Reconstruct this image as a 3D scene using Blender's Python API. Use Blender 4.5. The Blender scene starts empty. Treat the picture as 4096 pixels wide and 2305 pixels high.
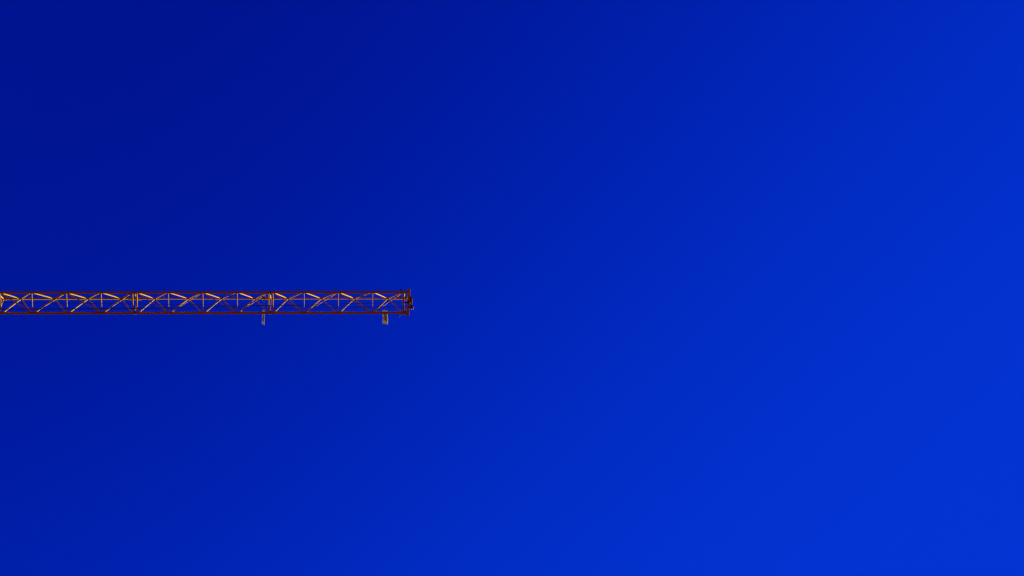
import bpy, bmesh, math, random
from mathutils import Vector, Matrix
random.seed(7)
scene = bpy.context.scene
col = scene.collection

# ------------------------------------------------------------------ camera
CAM_Z = 1.6
PHI = 0.1898                                   # tilt of the view away from the zenith
cam = bpy.data.cameras.new('camera')
cam.sensor_width = 36.0
cam.lens = 36.0 * 4365.0 / 4096.0
cam.shift_x = (2048.0 - 1402.76) / 4096.0      # the photograph is cropped off-centre
cam.clip_end = 9000.0
camera = bpy.data.objects.new('camera', cam)
col.objects.link(camera)
s_, c_ = math.sin(PHI), math.cos(PHI)
right, up, back = Vector((1, 0, 0)), Vector((0, -c_, s_)), Vector((0, -s_, -c_))
camera.matrix_world = Matrix(((right.x, up.x, back.x, 0), (right.y, up.y, back.y, 0),
                              (right.z, up.z, back.z, CAM_Z), (0, 0, 0, 1)))
scene.camera = camera

# ------------------------------------------------------------------ sky and sun
SUN_EL, SUN_AZ = math.radians(17.5), math.radians(46.0)   # azimuth from +Y towards +X
world = bpy.data.worlds.new('World')
scene.world = world
world.use_nodes = True
nt = world.node_tree
bg = nt.nodes['Background']
sky = nt.nodes.new('ShaderNodeTexSky')
sky.sky_type = 'NISHITA'
sky.sun_disc = False
sky.sun_elevation = SUN_EL
sky.sun_rotation = SUN_AZ
sky.altitude = 0.0
sky.air_density = 2.0
sky.dust_density = 0.0
sky.ozone_density = 6.0
sep = nt.nodes.new('ShaderNodeSeparateColor')
com = nt.nodes.new('ShaderNodeCombineColor')
nt.links.new(sky.outputs[0], sep.inputs[0])


def wmath(op, a, b):
    n = nt.nodes.new('ShaderNodeMath')
    n.operation = op
    for i, v in enumerate((a, b)):
        if isinstance(v, (int, float)):
            n.inputs[i].default_value = v
        else:
            nt.links.new(v, n.inputs[i])
    return n.outputs[0]


# deep polarised blue: one response curve for the whole sky
SKY_TOP, SKY_Q, SKY_A, SKY_G, SKY_GP = 0.66, 3.2, 0.0815, 0.078, 1.9
expo = wmath('MULTIPLY', wmath('POWER', sep.outputs[2], SKY_Q), -SKY_A)
blue = wmath('MULTIPLY', wmath('SUBTRACT', 1.0, wmath('POWER', math.e, expo)), SKY_TOP)
green = wmath('MULTIPLY', wmath('POWER', blue, SKY_GP), SKY_G)
redc = wmath('MULTIPLY', wmath('POWER', blue, 4.0), 0.006)
EXPOSURE = 2.05
SKY_STRENGTH = 0.1
k = 1.0 / (SKY_STRENGTH * 2 ** EXPOSURE)
nt.links.new(wmath('MULTIPLY', redc, k), com.inputs[0])
nt.links.new(wmath('MULTIPLY', green, k), com.inputs[1])
nt.links.new(wmath('MULTIPLY', blue, k), com.inputs[2])
nt.links.new(com.outputs[0], bg.inputs[0])
bg.inputs[1].default_value = SKY_STRENGTH

sun = bpy.data.lights.new('sun', 'SUN')
sun.energy = 5.0
sun.angle = math.radians(0.53)
sun.color = (1.0, 0.88, 0.52)
sun_o = bpy.data.objects.new('sun', sun)
col.objects.link(sun_o)
sdir = Vector((math.sin(SUN_AZ) * math.cos(SUN_EL), math.cos(SUN_AZ) * math.cos(SUN_EL), math.sin(SUN_EL)))
sun_o.rotation_euler = sdir.to_track_quat('Z', 'Y').to_euler()
sun_o.location = (0, 0, 80)

vs = scene.view_settings
vs.view_transform = 'Standard'
vs.look = 'None'
vs.exposure = EXPOSURE
vs.gamma = 1.0
vs.use_curve_mapping = False
scene.cycles.pixel_filter_type = 'BLACKMAN_HARRIS'
scene.cycles.filter_width = 1.3


# ------------------------------------------------------------------ materials
def material(name, base, rough=0.55, spec=0.3, dark=None, scale=6.0, amount=0.35, metallic=0.0, bump=0.0, grime=None):
    m = bpy.data.materials.new(name)
    m.use_nodes = True
    t = m.node_tree
    p = t.nodes['Principled BSDF']
    p.inputs['Roughness'].default_value = rough
    p.inputs['Specular IOR Level'].default_value = spec
    p.inputs['Metallic'].default_value = metallic
    dark = dark or tuple(c * 0.6 for c in base)
    tc = t.nodes.new('ShaderNodeTexCoord')
    no = t.nodes.new('ShaderNodeTexNoise')
    no.inputs['Scale'].default_value = scale
    no.inputs['Detail'].default_value = 6.0
    no.inputs['Roughness'].default_value = 0.65
    t.links.new(tc.outputs['Object'], no.inputs['Vector'])
    ra = t.nodes.new('ShaderNodeValToRGB')
    ra.color_ramp.elements[0].position = 0.5 - amount / 2
    ra.color_ramp.elements[1].position = 0.5 + amount / 2
    ra.color_ramp.elements[0].color = (*dark, 1)
    ra.color_ramp.elements[1].color = (*base, 1)
    t.links.new(no.outputs[0], ra.inputs[0])
    out = ra.outputs[0]
    if grime:
        n2 = t.nodes.new('ShaderNodeTexNoise')
        n2.inputs['Scale'].default_value = scale * 5
        n2.inputs['Detail'].default_value = 8.0
        t.links.new(tc.outputs['Object'], n2.inputs['Vector'])
        r2 = t.nodes.new('ShaderNodeValToRGB')
        r2.color_ramp.elements[0].position = 0.60
        r2.color_ramp.elements[1].position = 0.74
        r2.color_ramp.elements[0].color = (0, 0, 0, 1)
        r2.color_ramp.elements[1].color = (1, 1, 1, 1)
        t.links.new(n2.outputs[0], r2.inputs[0])
        mx = t.nodes.new('ShaderNodeMix')
        mx.data_type = 'RGBA'
        t.links.new(r2.outputs[0], mx.inputs[0])
        t.links.new(out, mx.inputs[6])
        mx.inputs[7].default_value = (*grime, 1)
        out = mx.outputs[2]
    t.links.new(out, p.inputs['Base Color'])
    if bump:
        bn = t.nodes.new('ShaderNodeBump')
        bn.inputs['Strength'].default_value = bump
        bn.inputs['Distance'].default_value = 0.01
        t.links.new(no.outputs[0], bn.inputs['Height'])
        t.links.new(bn.outputs[0], p.inputs['Normal'])
    return m


PAINT = material('orange_paint', (0.33, 0.185, 0.001), 0.55, 0.04, dark=(0.29, 0.155, 0.001), scale=5.0, grime=(0.16, 0.07, 0.001))
PAINT_DIM_LIT = material('dim_lit_orange_paint', (0.30, 0.185, 0.001), 0.6, 0.04, dark=(0.26, 0.152, 0.001), scale=5.0, grime=(0.14, 0.065, 0.001))  # same orange paint, with the dimmer light towards the left put into its colour
RUST = material('rusty_casting', (0.16, 0.075, 0.008), 0.8, 0.05, dark=(0.06, 0.025, 0.004), scale=14.0)
DARK = material('greasy_dark_steel', (0.035, 0.028, 0.022), 0.6, 0.2, dark=(0.015, 0.012, 0.010), scale=12.0)
ROPE = material('greased_wire_rope', (0.02, 0.018, 0.016), 0.6, 0.15, dark=(0.010, 0.009, 0.008), scale=60.0)
GALV = material('galvanised_bolt', (0.55, 0.52, 0.46), 0.45, 0.4, dark=(0.38, 0.36, 0.32), scale=20.0)
INK = material('black_lettering', (0.012, 0.011, 0.010), 0.7, 0.1, scale=30.0)
EARTH = material('dry_site_earth', (0.115, 0.027, 0.010), 0.95, 0.05, dark=(0.082, 0.019, 0.007), scale=0.35, bump=0.4)

SHEET = bpy.data.materials.new('weathered_plastic_sheet')
SHEET.use_nodes = True
t = SHEET.node_tree
p = t.nodes['Principled BSDF']
tr = t.nodes.new('ShaderNodeBsdfTranslucent')
mix = t.nodes.new('ShaderNodeMixShader')
no = t.nodes.new('ShaderNodeTexNoise')
no.inputs['Scale'].default_value = 5.0
no.inputs['Detail'].default_value = 7.0
tc = t.nodes.new('ShaderNodeTexCoord')
t.links.new(tc.outputs['Object'], no.inputs['Vector'])
ra = t.nodes.new('ShaderNodeValToRGB')
ra.color_ramp.elements[0].position, ra.color_ramp.elements[1].position = 0.3, 0.7
ra.color_ramp.elements[0].color = (0.50, 0.61, 0.58, 1)
ra.color_ramp.elements[1].color = (0.62, 0.74, 0.70, 1)
t.links.new(no.outputs[0], ra.inputs[0])
t.links.new(ra.outputs[0], p.inputs['Base Color'])
t.links.new(ra.outputs[0], tr.inputs['Color'])
p.inputs['Roughness'].default_value = 0.6
p.inputs['Specular IOR Level'].default_value = 0.2
mix.inputs[0].default_value = 0.13
t.links.new(p.outputs[0], mix.inputs[1])
t.links.new(tr.outputs[0], mix.inputs[2])
t.links.new(mix.outputs[0], t.nodes['Material Output'].inputs[0])


# ------------------------------------------------------------------ mesh helpers
def mesh_obj(name, bm, mat, parent=None, smooth=True):
    me = bpy.data.meshes.new(name)
    bm.normal_update()
    bm.to_mesh(me)
    bm.free()
    if smooth:
        for poly in me.polygons:
            poly.use_smooth = True
        me.set_sharp_from_angle(angle=math.radians(40))
    me.materials.append(mat)
    o = bpy.data.objects.new(name, me)
    col.objects.link(o)
    o.parent = parent
    return o


def frame_of(d):
    d = d.normalized()
    ref = Vector((0, 0, 1)) if abs(d.z) < 0.95 else Vector((1, 0, 0))
    x = d.cross(ref).normalized()
    return x, x.cross(d).normalized()          # sideways, "up"


def add_path_tube(bm, pts, radii, n=12):
    pts = [Vector(q) for q in pts]
    if isinstance(radii, (int, float)):
        radii = [radii] * len(pts)
    rings = []
    for i, q in enumerate(pts):
        d = pts[min(i + 1, len(pts) - 1)] - pts[max(i - 1, 0)]
        x, y = frame_of(d)
        rings.append([bm.verts.new(q + (x * math.cos(2 * math.pi * j / n) + y * math.sin(2 * math.pi * j / n)) * radii[i]) for j in range(n)])
    for a, b in zip(rings, rings[1:]):
        for j in range(n):
            bm.faces.new((a[j], a[(j + 1) % n], b[(j + 1) % n], b[j]))
    bm.faces.new(rings[0])
    bm.faces.new(list(reversed(rings[-1])))


def add_tube(bm, a, b, r, n=12):
    """straight tube with slightly pinched, welded ends"""
    a, b = Vector(a), Vector(b)
    add_path_tube(bm, [a, b], r, n)


def add_beam(bm, a, b, w, h, bevel=0.006):
    """rectangular hollow section from a to b, w across and h high, with rounded corners"""
    a, b = Vector(a), Vector(b)
    x, y = frame_of(b - a)
    k = bevel
    prof = [(-w / 2 + k, -h / 2), (w / 2 - k, -h / 2), (w / 2, -h / 2 + k), (w / 2, h / 2 - k),
            (w / 2 - k, h / 2), (-w / 2 + k, h / 2), (-w / 2, h / 2 - k), (-w / 2, -h / 2 + k)]
    ra_ = [bm.verts.new(a + x * u + y * v) for u, v in prof]
    rb_ = [bm.verts.new(b + x * u + y * v) for u, v in prof]
    for j in range(8):
        bm.faces.new((ra_[j], ra_[(j + 1) % 8], rb_[(j + 1) % 8], rb_[j]))
    bm.faces.new(list(reversed(ra_)))
    bm.faces.new(rb_)


def add_plate(bm, outline, direction, thick):
    """flat plate: outline points in 3-D, thickened along a direction"""
    d = Vector(direction).normalized() * thick / 2
    lo = [bm.verts.new(Vector(q) - d) for q in outline]
    hi = [bm.verts.new(Vector(q) + d) for q in outline]
    n = len(lo)
    for j in range(n):
        bm.faces.new((lo[j], lo[(j + 1) % n], hi[(j + 1) % n], hi[j]))
    bm.faces.new(list(reversed(lo)))
    bm.faces.new(hi)
    bmesh.ops.recalc_face_normals(bm, faces=bm.faces[:])


def tube(name, a, b, r, mat, parent, n=12):
    bm = bmesh.new()
    add_tube(bm, a, b, r, n)
    return mesh_obj(name, bm, mat, parent)


def beam(name, a, b, w, h, mat, parent, bevel=0.0004):
    bm = bmesh.new()
    add_beam(bm, a, b, w, h, bevel)
    return mesh_obj(name, bm, mat, parent)


def plate(name, outline, direction, thick, mat, parent):
    bm = bmesh.new()
    add_plate(bm, outline, direction, thick)
    return mesh_obj(name, bm, mat, parent, smooth=False)


def empty(name, parent=None):
    o = bpy.data.objects.new(name, None)
    o.empty_display_size = 0.2
    col.objects.link(o)
    o.parent = parent
    return o


def tag(o, label=None, category=None, group=None, kind=None):
    for key, val in (('label', label), ('category', category), ('group', group), ('kind', kind)):
        if val:
            o[key] = val


# ------------------------------------------------------------------ ground
bm = bmesh.new()
N = 40
g = [[None] * (N + 1) for _ in range(N + 1)]
for i in range(N + 1):
    for j in range(N + 1):
        u, v = i / N * 2 - 1, j / N * 2 - 1
        x, y = 3000 * u * abs(u), 3000 * v * abs(v)
        far = min(1.0, math.hypot(x, y) / 60)
        g[i][j] = bm.verts.new((x, y, far * 0.25 * random.uniform(-1, 1)))
for i in range(N):
    for j in range(N):
        bm.faces.new((g[i][j], g[i + 1][j], g[i + 1][j + 1], g[i][j + 1]))
ground = mesh_obj('ground', bm, EARTH)
tag(ground, 'dry brown earth of the building site below the crane', kind='structure')

# ------------------------------------------------------------------ the crane jib
L = 5.4732            # one jib section
E0 = 0.085            # end cross member to splice plane
P1 = 1.265            # first bay
W2 = 0.4263           # half the distance between the bottom chords
H = 0.83              # top chord above bottom chords
CHW, CHH = 0.072, 0.100

JIB = empty('crane_jib')
JIB.matrix_world = (Matrix.Translation((-8.714, 8.9014, 43.162 + CAM_Z)) @ Matrix.Rotation(0.0034, 4, 'Z')
                    @ Matrix.Rotation(-0.0221, 4, 'Y') @ Matrix.Rotation(0.0023, 4, 'X'))
tag(JIB, 'orange lattice tower crane jib of triangular section reaching into empty blue sky', 'crane jib')


def chord_end(x, y, z, sx):
    return Vector((x, y, z))


def build_section(kind):
    """one jib section, its inner end at local x = 0"""
    heavy = kind == 'heavy'
    tip = kind == 'tip'
    mat = PAINT_DIM_LIT if heavy else PAINT
    rt = 0.039 if heavy else 0.029          # top chord
    rd = 0.029 if heavy else 0.0255         # side diagonals
    rb = 0.026 if heavy else 0.0185         # floor bracing
    rc = 0.024 if heavy else 0.0205         # cross members
    S = empty('jib_section', JIB)
    x_end = L - 0.02 if not tip else L - 0.035
    for sy in (-1, 1):
        beam('bottom_chord', (0.012, sy * (W2 + 0.003), 0.02), (x_end, sy * (W2 + 0.003), 0.02), CHW, 0.14, mat, S)
    # top chord, swelling into the splice sleeves at its ends
    bm_ = bmesh.new()
    add_path_tube(bm_, [(0.30, 0, H), (0.33, 0, H), (L - 0.42, 0, H), (L - 0.39, 0, H)], [rt + 0.002, rt, rt, rt + 0.002], 14)
    mesh_obj('top_chord', bm_, mat, S)
    # cross members between the bottom chords
    bat = [E0, E0 + P1, L / 2, L - E0 - P1, L - E0]
    inner = W2 - CHW / 2 + 0.004
    for i, x in enumerate(bat):
        r = 0.029 if i in (0, 4) else rc
        tube('cross_member', (x, -inner, 0.0), (x, inner, 0.0), r, mat, S)
    # floor bracing: a zigzag in the plane of the bottom chords
    zz = -0.004
    for i in range(4):
        s = -1 if i % 2 == 0 else 1
        tube('floor_brace', (bat[i] + 0.055, s * (inner - 0.0), zz), (bat[i + 1] - 0.055, -s * inner, zz), rb, mat, S)
    # side bracing up to the top chord
    for i in range(4):
        xa = L * (i + 0.5) / 4
        for sy in (-1, 1):
            xl = bat[i] + (0.075 if i else 0.06)
            xr = bat[i + 1] - (0.075 if i < 3 else 0.06)
            zb = 0.035
            yb = sy * (W2 - 0.022)
            tube('side_diagonal', (xl, yb, zb), (xa - 0.02, sy * 0.014, H - 0.012), rd, mat, S)
            tube('side_diagonal', (xa + 0.02, sy * 0.014, H - 0.012), (xr, yb, zb), rd, mat, S)
        # gusset under the top chord where four diagonals meet
        plate('top_gusset', [(xa - 0.10, 0, H - rt + 0.008), (xa + 0.10, 0, H - rt + 0.008), (xa + 0.05, 0, H - 0.085), (xa - 0.05, 0, H - 0.085)], (0, 1, 0), 0.012, mat, S)
    # node gussets on the inner faces of the bottom chords
    for x in bat[1:4]:
        for sy in (-1, 1):
            yi = sy * (W2 - CHW / 2 + 0.003)
            plate('node_gusset', [(x - 0.11, yi, 0.03), (x + 0.11, yi, 0.03), (x + 0.05, yi - sy * 0.022, 0.03), (x - 0.05, yi - sy * 0.022, 0.03)], (0, 0, 1), 0.010, mat, S)
    # end posts at the outer end
    for sy in (-1, 1):
        tube('end_post', (L - 0.03, sy * (W2 - 0.024), 0.045), (L - 0.03, sy * 0.016, H - 0.03), 0.022, mat, S)
    # top chord splice: flat sleeve, fork and pin
    bm_ = bmesh.new()
    add_beam(bm_, (L - 0.40, 0, H), (L + 0.055, 0, H), 0.085 if not heavy else 0.095, 0.085, 0.012)
    mesh_obj('splice_sleeve', bm_, mat, S)
    bm_ = bmesh.new()
    add_beam(bm_, (0.062, 0, H), (0.31, 0, H), 0.066 if not heavy else 0.088, 0.070, 0.012)
    mesh_obj('splice_fork', bm_, mat, S)
    tube('splice_pin', (L - 0.10, 0, H - 0.052), (L - 0.10, 0, H + 0.075), 0.016, GALV, S)
    tube('pin_keeper', (L + 0.02, 0.052, H - 0.012), (L + 0.10, 0.058, H - 0.012), 0.016, mat, S, 10)
    # bottom chord splice lugs and pins
    for sy in (-1, 1):
        bm_ = bmesh.new()
        add_beam(bm_, (L - 0.075, sy * (W2 - 0.030), 0), (L + 0.070, sy * (W2 - 0.030), 0), 0.014, 0.118, 0.004)
        add_beam(bm_, (L - 0.075, sy * (W2 + 0.030), 0), (L + 0.070, sy * (W2 + 0.030), 0), 0.014, 0.118, 0.004)
        mesh_obj('chord_lug', bm_, mat, S)
        bm_ = bmesh.new()
        add_path_tube(bm_, [(L + 0.0, sy * (W2 - 0.085), -0.01), (L + 0.0, sy * (W2 - 0.062), -0.01), (L, sy * (W2 - 0.06), -0.01), (L + 0.0, sy * (W2 + 0.048), -0.01)], [0.034, 0.034, 0.020, 0.020], 12)
        mesh_obj('splice_pin', bm_, DARK, S)
    # life-line stanchions on the top chord
    for x in (0.98, 3.86):
        bm_ = bmesh.new()
        add_path_tube(bm_, [(x, 0, H + rt - 0.005), (x, 0, H + 0.42)], 0.009, 8)
        add_path_tube(bm_, [(x, 0, H + 0.40), (x + 0.10, 0.0, H + rt)], 0.006, 6)
        mesh_obj('stanchion', bm_, DARK, S)
        bm_ = bmesh.new()
        add_beam(bm_, (x - 0.016, 0, H + 0.415), (x + 0.016, 0, H + 0.415), 0.026, 0.026, 0.005)
        mesh_obj('rope_clip', bm_, GALV, S)
    return S


def copy_section(src):
    o = src.copy()
    col.objects.link(o)
    for ch in list(src.children):
        q = ch.copy()
        col.objects.link(q)
        q.parent = o
    return o


heavy = build_section('heavy')
heavy.location = (-L, 0, 0)
for n in (2, 3):
    more = copy_section(heavy)
    more.location = (-L * n, 0, 0)
light = build_section('light')
light.location = (0, 0, 0)
tipsec = build_section('tip')
tipsec.location = (L, 0, 0)
T = 2 * L                                        # end of the last section

# ---- end frame -----------------------------------------------------------------
END = empty('jib_end_frame', JIB)
beam('end_beam', (T + 0.130, -0.566, -0.012), (T + 0.096, 0.534, -0.012), 0.098, 0.110, PAINT, END, 0.003)
for sy in (-1, 1):
    w = 0.085 if sy < 0 else 0.105
    beam('chord_stub', (T - 0.16, sy * (W2 + 0.004 + (0.012 if sy > 0 else 0)), -0.004), (T + 0.075, sy * (W2 + 0.004 + (0.012 if sy > 0 else 0)), -0.004), w, 0.118, PAINT, END, 0.002)
beam('top_strut', (T + 0.056, 0.0, H), (T + 0.128, 0.0, H), 0.050, 0.050, PAINT, END, 0.006)
for sy in (-1, 1):
    tube('end_post', (T + 0.115, sy * 0.30, 0.04), (T + 0.115, sy * 0.02, H - 0.02), 0.024, PAINT, END)
# guard plate sweeping out to the roller
bm = bmesh.new()
add_plate(bm, [(T + 0.168, -0.33, 0.0), (T + 0.200, -0.28, 0.0), (T + 0.290, -0.135, 0.0), (T + 0.290, -0.02, 0.0), (T + 0.168, -0.02, 0.0)], (0, 0, 1), 0.020)
mesh_obj('guard_plate', bm, RUST, END, False)
# rope roller with flanges
bm = bmesh.new()
add_path_tube(bm, [(T + 0.236, -0.165, -0.02), (T + 0.236, -0.150, -0.02), (T + 0.236, -0.149, -0.02), (T + 0.236, -0.06, -0.02), (T + 0.236, 0.06, -0.02), (T + 0.236, 0.149, -0.02), (T + 0.236, 0.150, -0.02), (T + 0.236, 0.165, -0.02)],
              [0.044, 0.046, 0.040, 0.036, 0.036, 0.040, 0.046, 0.044], 18)
mesh_obj('rope_roller', bm, RUST, END)
tube('roller_axle', (T + 0.236, -0.185, -0.02), (T + 0.236, 0.20, -0.02), 0.013, GALV, END, 10)
for y0, y1 in ((-0.178, -0.168), (0.168, 0.178)):
    plate('roller_bracket', [(T + 0.150, (y0 + y1) / 2, 0.03), (T + 0.275, (y0 + y1) / 2, 0.03), (T + 0.275, (y0 + y1) / 2, -0.055), (T + 0.160, (y0 + y1) / 2, -0.055)], (0, 1, 0), 0.010, PAINT, END)


def sheave(name, c, axis, r, w, parent):
    """grooved rope wheel"""
    a = Vector(axis).normalized()
    c = Vector(c)
    bm_ = bmesh.new()
    prof = [(-w / 2, r * 0.35), (-w / 2, r), (-w / 2 * 0.55, r), (0, r * 0.84), (w / 2 * 0.55, r), (w / 2, r), (w / 2, r * 0.35)]
    add_path_tube(bm_, [c + a * (q[0] + i * 1e-5) for i, q in enumerate(prof)], [q[1] for q in prof], 24)
    return mesh_obj(name, bm_, DARK, parent)


# deflection sheave on the outside of the end beam
sheave('tip_sheave', (T + 0.235, 0.205, -0.03), (0, 1, 0), 0.095, 0.040, END)
for dy in (-0.036, 0.036):
    plate('sheave_cheek', [(T + 0.150, 0.205 + dy, 0.05), (T + 0.26, 0.205 + dy, 0.06), (T + 0.345, 0.205 + dy, 0.0), (T + 0.33, 0.205 + dy, -0.06), (T + 0.17, 0.205 + dy, -0.05)], (0, 1, 0), 0.010, RUST, END)
tube('sheave_axle', (T + 0.235, 0.150, -0.03), (T + 0.235, 0.285, -0.03), 0.016, GALV, END, 10)
tube('sheave_bolt', (T + 0.315, 0.14, -0.01), (T + 0.315, 0.285, -0.01), 0.012, GALV, END, 10)
# rope socket pulled through the end beam
bm = bmesh.new()
add_path_tube(bm, [(T - 0.06, -0.02, -0.09), (T + 0.03, -0.02, -0.09), (T + 0.08, -0.02, -0.09), (T + 0.165, -0.02, -0.085), (T + 0.20, -0.02, -0.08)], [0.012, 0.030, 0.040, 0.036, 0.020], 12)
mesh_obj('rope_socket', bm, DARK, END)
bm = bmesh.new()
add_beam(bm, (T - 0.155, -0.018, -0.088), (T - 0.115, -0.018, -0.088), 0.045, 0.045, 0.008)
mesh_obj('rope_clamp', bm, GALV, END)
# black limit lamps on little arms at both chords
for y, sy, x in ((-W2 - 0.012, -1, T - 0.165), (W2 + 0.050, 1, T - 0.215)):
    bm = bmesh.new()
    add_path_tube(bm, [(x, y, 0.0), (x, y + sy * 0.090, 0.0), (x - 0.012, y + sy * 0.105, 0.0), (x - 0.05, y + sy * 0.105, 0.0)], 0.009, 8)
    lamp = mesh_obj('lamp_arm', bm, DARK, END)
    bm = bmesh.new()
    add_path_tube(bm, [(x - 0.068, y + sy * 0.092, 0.02), (x - 0.045, y + sy * 0.092, 0.0), (x - 0.018, y + sy * 0.088, -0.012), (x - 0.008, y + sy * 0.088, -0.012)], [0.012, 0.030, 0.036, 0.028], 12)
    mesh_obj('warning_lamp', bm, DARK, END)


# ---- ropes ------------------------------------------------------------------------
def rope(pts, r, name='wire_rope', sub=8):
    """smooth curve through the points (Catmull-Rom)"""
    P = [Vector(q) for q in pts]
    P = [P[0] * 2 - P[1]] + P + [P[-1] * 2 - P[-2]]
    out = []
    for i in range(1, len(P) - 2):
        for k_ in range(sub):
            u = k_ / sub
            out.append(0.5 * ((2 * P[i]) + (P[i + 1] - P[i - 1]) * u + (2 * P[i - 1] - 5 * P[i] + 4 * P[i + 1] - P[i + 2]) * u * u
                              + (3 * P[i] - P[i - 1] - 3 * P[i + 1] + P[i + 2]) * u ** 3))
    out.append(P[-2])
    bm_ = bmesh.new()
    add_path_tube(bm_, out, r, 8)
    return mesh_obj(name, bm_, ROPE, JIB)


LFT = -3 * L + 0.05
rope([(LFT, -0.16, -0.09), (-5.182, -0.033, -0.09), (0.42, 0.033, -0.09), (5.25, 0.098, -0.09), (8.079, 0.130, -0.09), (11.06, 0.158, -0.075)], 0.0078)
rope([(LFT, 0.25, -0.09), (-5.197, 0.224, -0.09), (-2.736, 0.222, -0.09), (-0.389, 0.204, -0.09), (2.628, 0.150, -0.09), (4.644, 0.119, -0.09), (6.664, 0.077, -0.09), (8.13, 0.043, -0.09), (T - 0.05, -0.018, -0.09)], 0.0085)
rope([(LFT, 0.32, -0.10), (-5.198, 0.254, -0.105), (1.218, 0.206, -0.105), (8.13, 0.205, -0.11), (T + 0.235, 0.205, -0.118)], 0.008)
rope([(LFT, 0, H + 0.415), (-L + 0.98, 0, H + 0.415), (-L + 3.86, 0, H + 0.415), (0.98, 0, H + 0.415), (3.86, 0, H + 0.415),
      (L + 0.98, 0, H + 0.415), (L + 3.86, 0, H + 0.40), (T - 0.10, 0, H + 0.30), (T + 0.10, 0.0, H + 0.25)], 0.008, 'life_line')
bm = bmesh.new()
add_path_tube(bm, [(T - 0.02, 0, H + 0.285), (T + 0.05, 0, H + 0.27), (T + 0.13, 0, H + 0.20)], [0.009, 0.024, 0.020], 10)
add_path_tube(bm, [(T + 0.115, 0, H - 0.01), (T + 0.125, 0, H + 0.24)], 0.018, 8)
mesh_obj('life_line_anchor', bm, DARK, END)


# ------------------------------------------------------------------ distance signs
def sign_mesh(y0, y1, width, thick, curl, twist, tilt):
    """bent sheet along local Y, its width tilted out of the horizontal"""
    bm_ = bmesh.new()
    ny, nx = 12, 8
    lay = []
    for side in (-1, 1):
        rows = []
        for i in range(ny + 1):
            v = i / ny
            y = y0 + (y1 - y0) * v
            rows.append([bm_.verts.new(sheet_point(y, (j / nx - 0.5) * width, y0, y1, width, curl, twist, tilt, side * thick / 2)) for j in range(nx + 1)])
        lay.append(rows)
    lo, hi = lay
    for i in range(ny):
        for j in range(nx):
            bm_.faces.new((lo[i][j], lo[i + 1][j], lo[i + 1][j + 1], lo[i][j + 1]))
            bm_.faces.new((hi[i][j], hi[i][j + 1], hi[i + 1][j + 1], hi[i + 1][j]))
    for i in range(ny):
        bm_.faces.new((lo[i][0], hi[i][0], hi[i + 1][0], lo[i + 1][0]))
        bm_.faces.new((lo[i][nx], lo[i + 1][nx], hi[i + 1][nx], hi[i][nx]))
    for j in range(nx):
        bm_.faces.new((lo[0][j], lo[0][j + 1], hi[0][j + 1], hi[0][j]))
        bm_.faces.new((lo[ny][j], hi[ny][j], hi[ny][j + 1], lo[ny][j + 1]))
    bmesh.ops.recalc_face_normals(bm_, faces=bm_.faces[:])
    return bm_


def sheet_point(y, w, y0, y1, width, curl, twist, tilt, off):
    """w runs across the sheet: negative = its upper edge. tilt is the slope of the sheet from horizontal"""
    v = (y - y0) / (y1 - y0)
    a = tilt + twist * (v - 0.5)
    bow = curl * (1 - (2 * w / width) ** 2) * 0.5
    swell = 0.012 * math.sin(math.pi * v) * (1 if w > 0 else 0.3) * (2 * abs(w) / width) * (curl / 0.02 if curl else 0)
    ww = w + swell
    cx, cz = math.cos(a), -math.sin(a)              # across direction
    nx_, nz_ = -math.sin(a), -math.cos(a)           # face that looks down
    d = bow + off
    return Vector((ww * cx + nx_ * d, y, ww * cz + nz_ * d))


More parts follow.
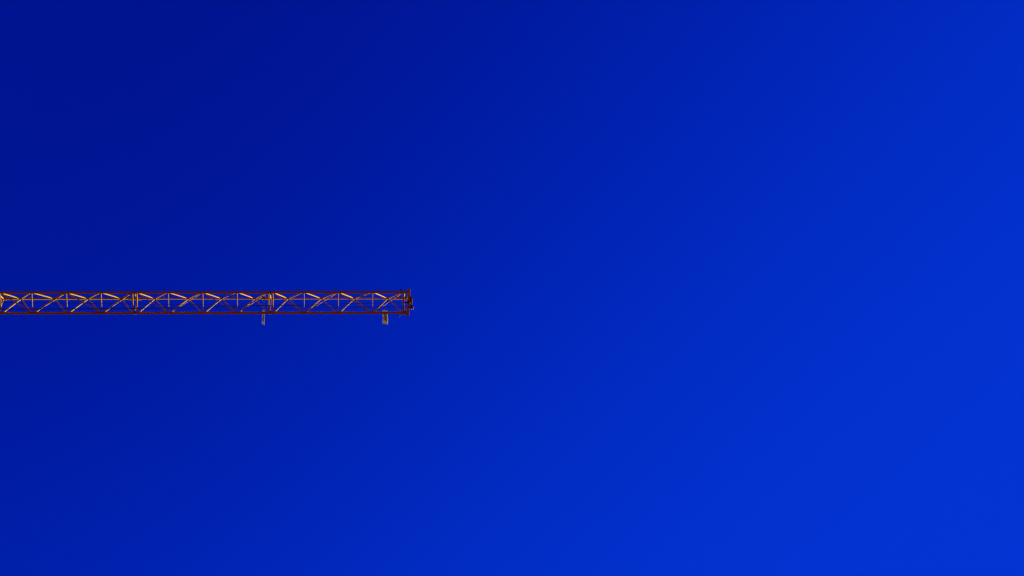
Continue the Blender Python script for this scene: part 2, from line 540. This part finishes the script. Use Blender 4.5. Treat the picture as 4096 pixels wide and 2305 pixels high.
def build_sign(name, text, label, x, z, ys, y0, y1, width, tilt, twist, curl, yaw, text_from, text_to, char_h, char_w, shear, wc):
    S = empty(name)
    S.matrix_world = JIB.matrix_world @ Matrix.Translation((x, 0, z)) @ Matrix.Rotation(yaw, 4, 'Z')
    tag(S, label, 'sign', 'distance signs on the jib')
    thick = 0.006
    sh = mesh_obj('plate', sign_mesh(y0, y1, width, thick, curl, twist, tilt), SHEET, S)
    # rod: runs behind (above) the sheet, clamped on the top chord
    bm_ = bmesh.new()
    add_path_tube(bm_, [(0, ys, 0.022), (0, y1 - 0.06, 0.022)], 0.0085, 8)
    mesh_obj('rod', bm_, DARK, S)
    bm_ = bmesh.new()
    add_beam(bm_, (-0.060, 0, 0.012), (0.060, 0, 0.012), 0.04, 0.020, 0.004)
    add_beam(bm_, (-0.055, -0.062, -0.035), (-0.055, -0.062, 0.03), 0.018, 0.018, 0.003)
    add_beam(bm_, (0.055, 0.062, -0.035), (0.055, 0.062, 0.03), 0.018, 0.018, 0.003)
    add_beam(bm_, (-0.055, -0.065, -0.080), (0.055, 0.065, -0.080), 0.022, 0.014, 0.003)
    mesh_obj('clamp', bm_, DARK, S)
    for bx, by in ((0.052, -0.060), (-0.060, 0.060)):
        tube('clamp_bolt', (bx, by, -0.10), (bx, by, 0.045), 0.010, GALV, S, 8)
    # lettering lying on the lower face
    cu = bpy.data.curves.new('lettering', 'FONT')
    cu.body = text
    cu.size = 1.0
    cu.shear = shear
    cu.resolution_u = 3
    cu.offset = 0.034
    tmp = bpy.data.objects.new('lettering_source', cu)
    col.objects.link(tmp)
    dg = bpy.context.evaluated_depsgraph_get()
    me = bpy.data.meshes.new_from_object(tmp.evaluated_get(dg))
    bpy.data.objects.remove(tmp)
    bm_ = bmesh.new()
    bm_.from_mesh(me)
    bpy.data.meshes.remove(me)
    bmesh.ops.subdivide_edges(bm_, edges=[e for e in bm_.edges if e.calc_length() > 0.2], cuts=2, use_grid_fill=False)
    bmesh.ops.triangulate(bm_, faces=bm_.faces[:])
    xs = [v.co.x for v in bm_.verts]
    zs = [v.co.y for v in bm_.verts]
    x0, x1, h1 = min(xs), max(xs), max(zs)
    geo = bmesh.ops.extrude_face_region(bm_, geom=bm_.faces[:])
    top = set(e for e in geo['geom'] if isinstance(e, bmesh.types.BMVert))
    for v in bm_.verts:
        # reads from the free end towards the chord; character tops point to the upper edge
        y = text_from + (text_to - text_from) * (v.co.x - x0) / (x1 - x0)
        w = wc - (v.co.y / h1 - 0.5) * char_h
        v.co = sheet_point(y, w, y0, y1, width, curl, twist, tilt, thick / 2 + (0.0022 if v in top else -0.0005))
    bmesh.ops.recalc_face_normals(bm_, faces=bm_.faces[:])
    mesh_obj('lettering', bm_, INK, S, smooth=False)
    return S


build_sign('distance_sign', '50m', 'broad curled pale sign reading 50m beside the jib tip',
           10.142, H + 0.038, -0.21, 0.505, 1.085, 0.270, math.radians(44), -0.16, 0.045, -0.02,
           0.955, 0.66, 0.165, 0, 0.18, 0.012)
build_sign('distance_sign', '45m', 'narrow upright pale sign reading 45m at the splice further along the jib',
           5.160, H + 0.038, -0.17, 0.505, 1.105, 0.235, math.radians(62), -0.04, 0.006, 0.05,
           0.965, 0.69, 0.160, 0, 0.08, 0.010)
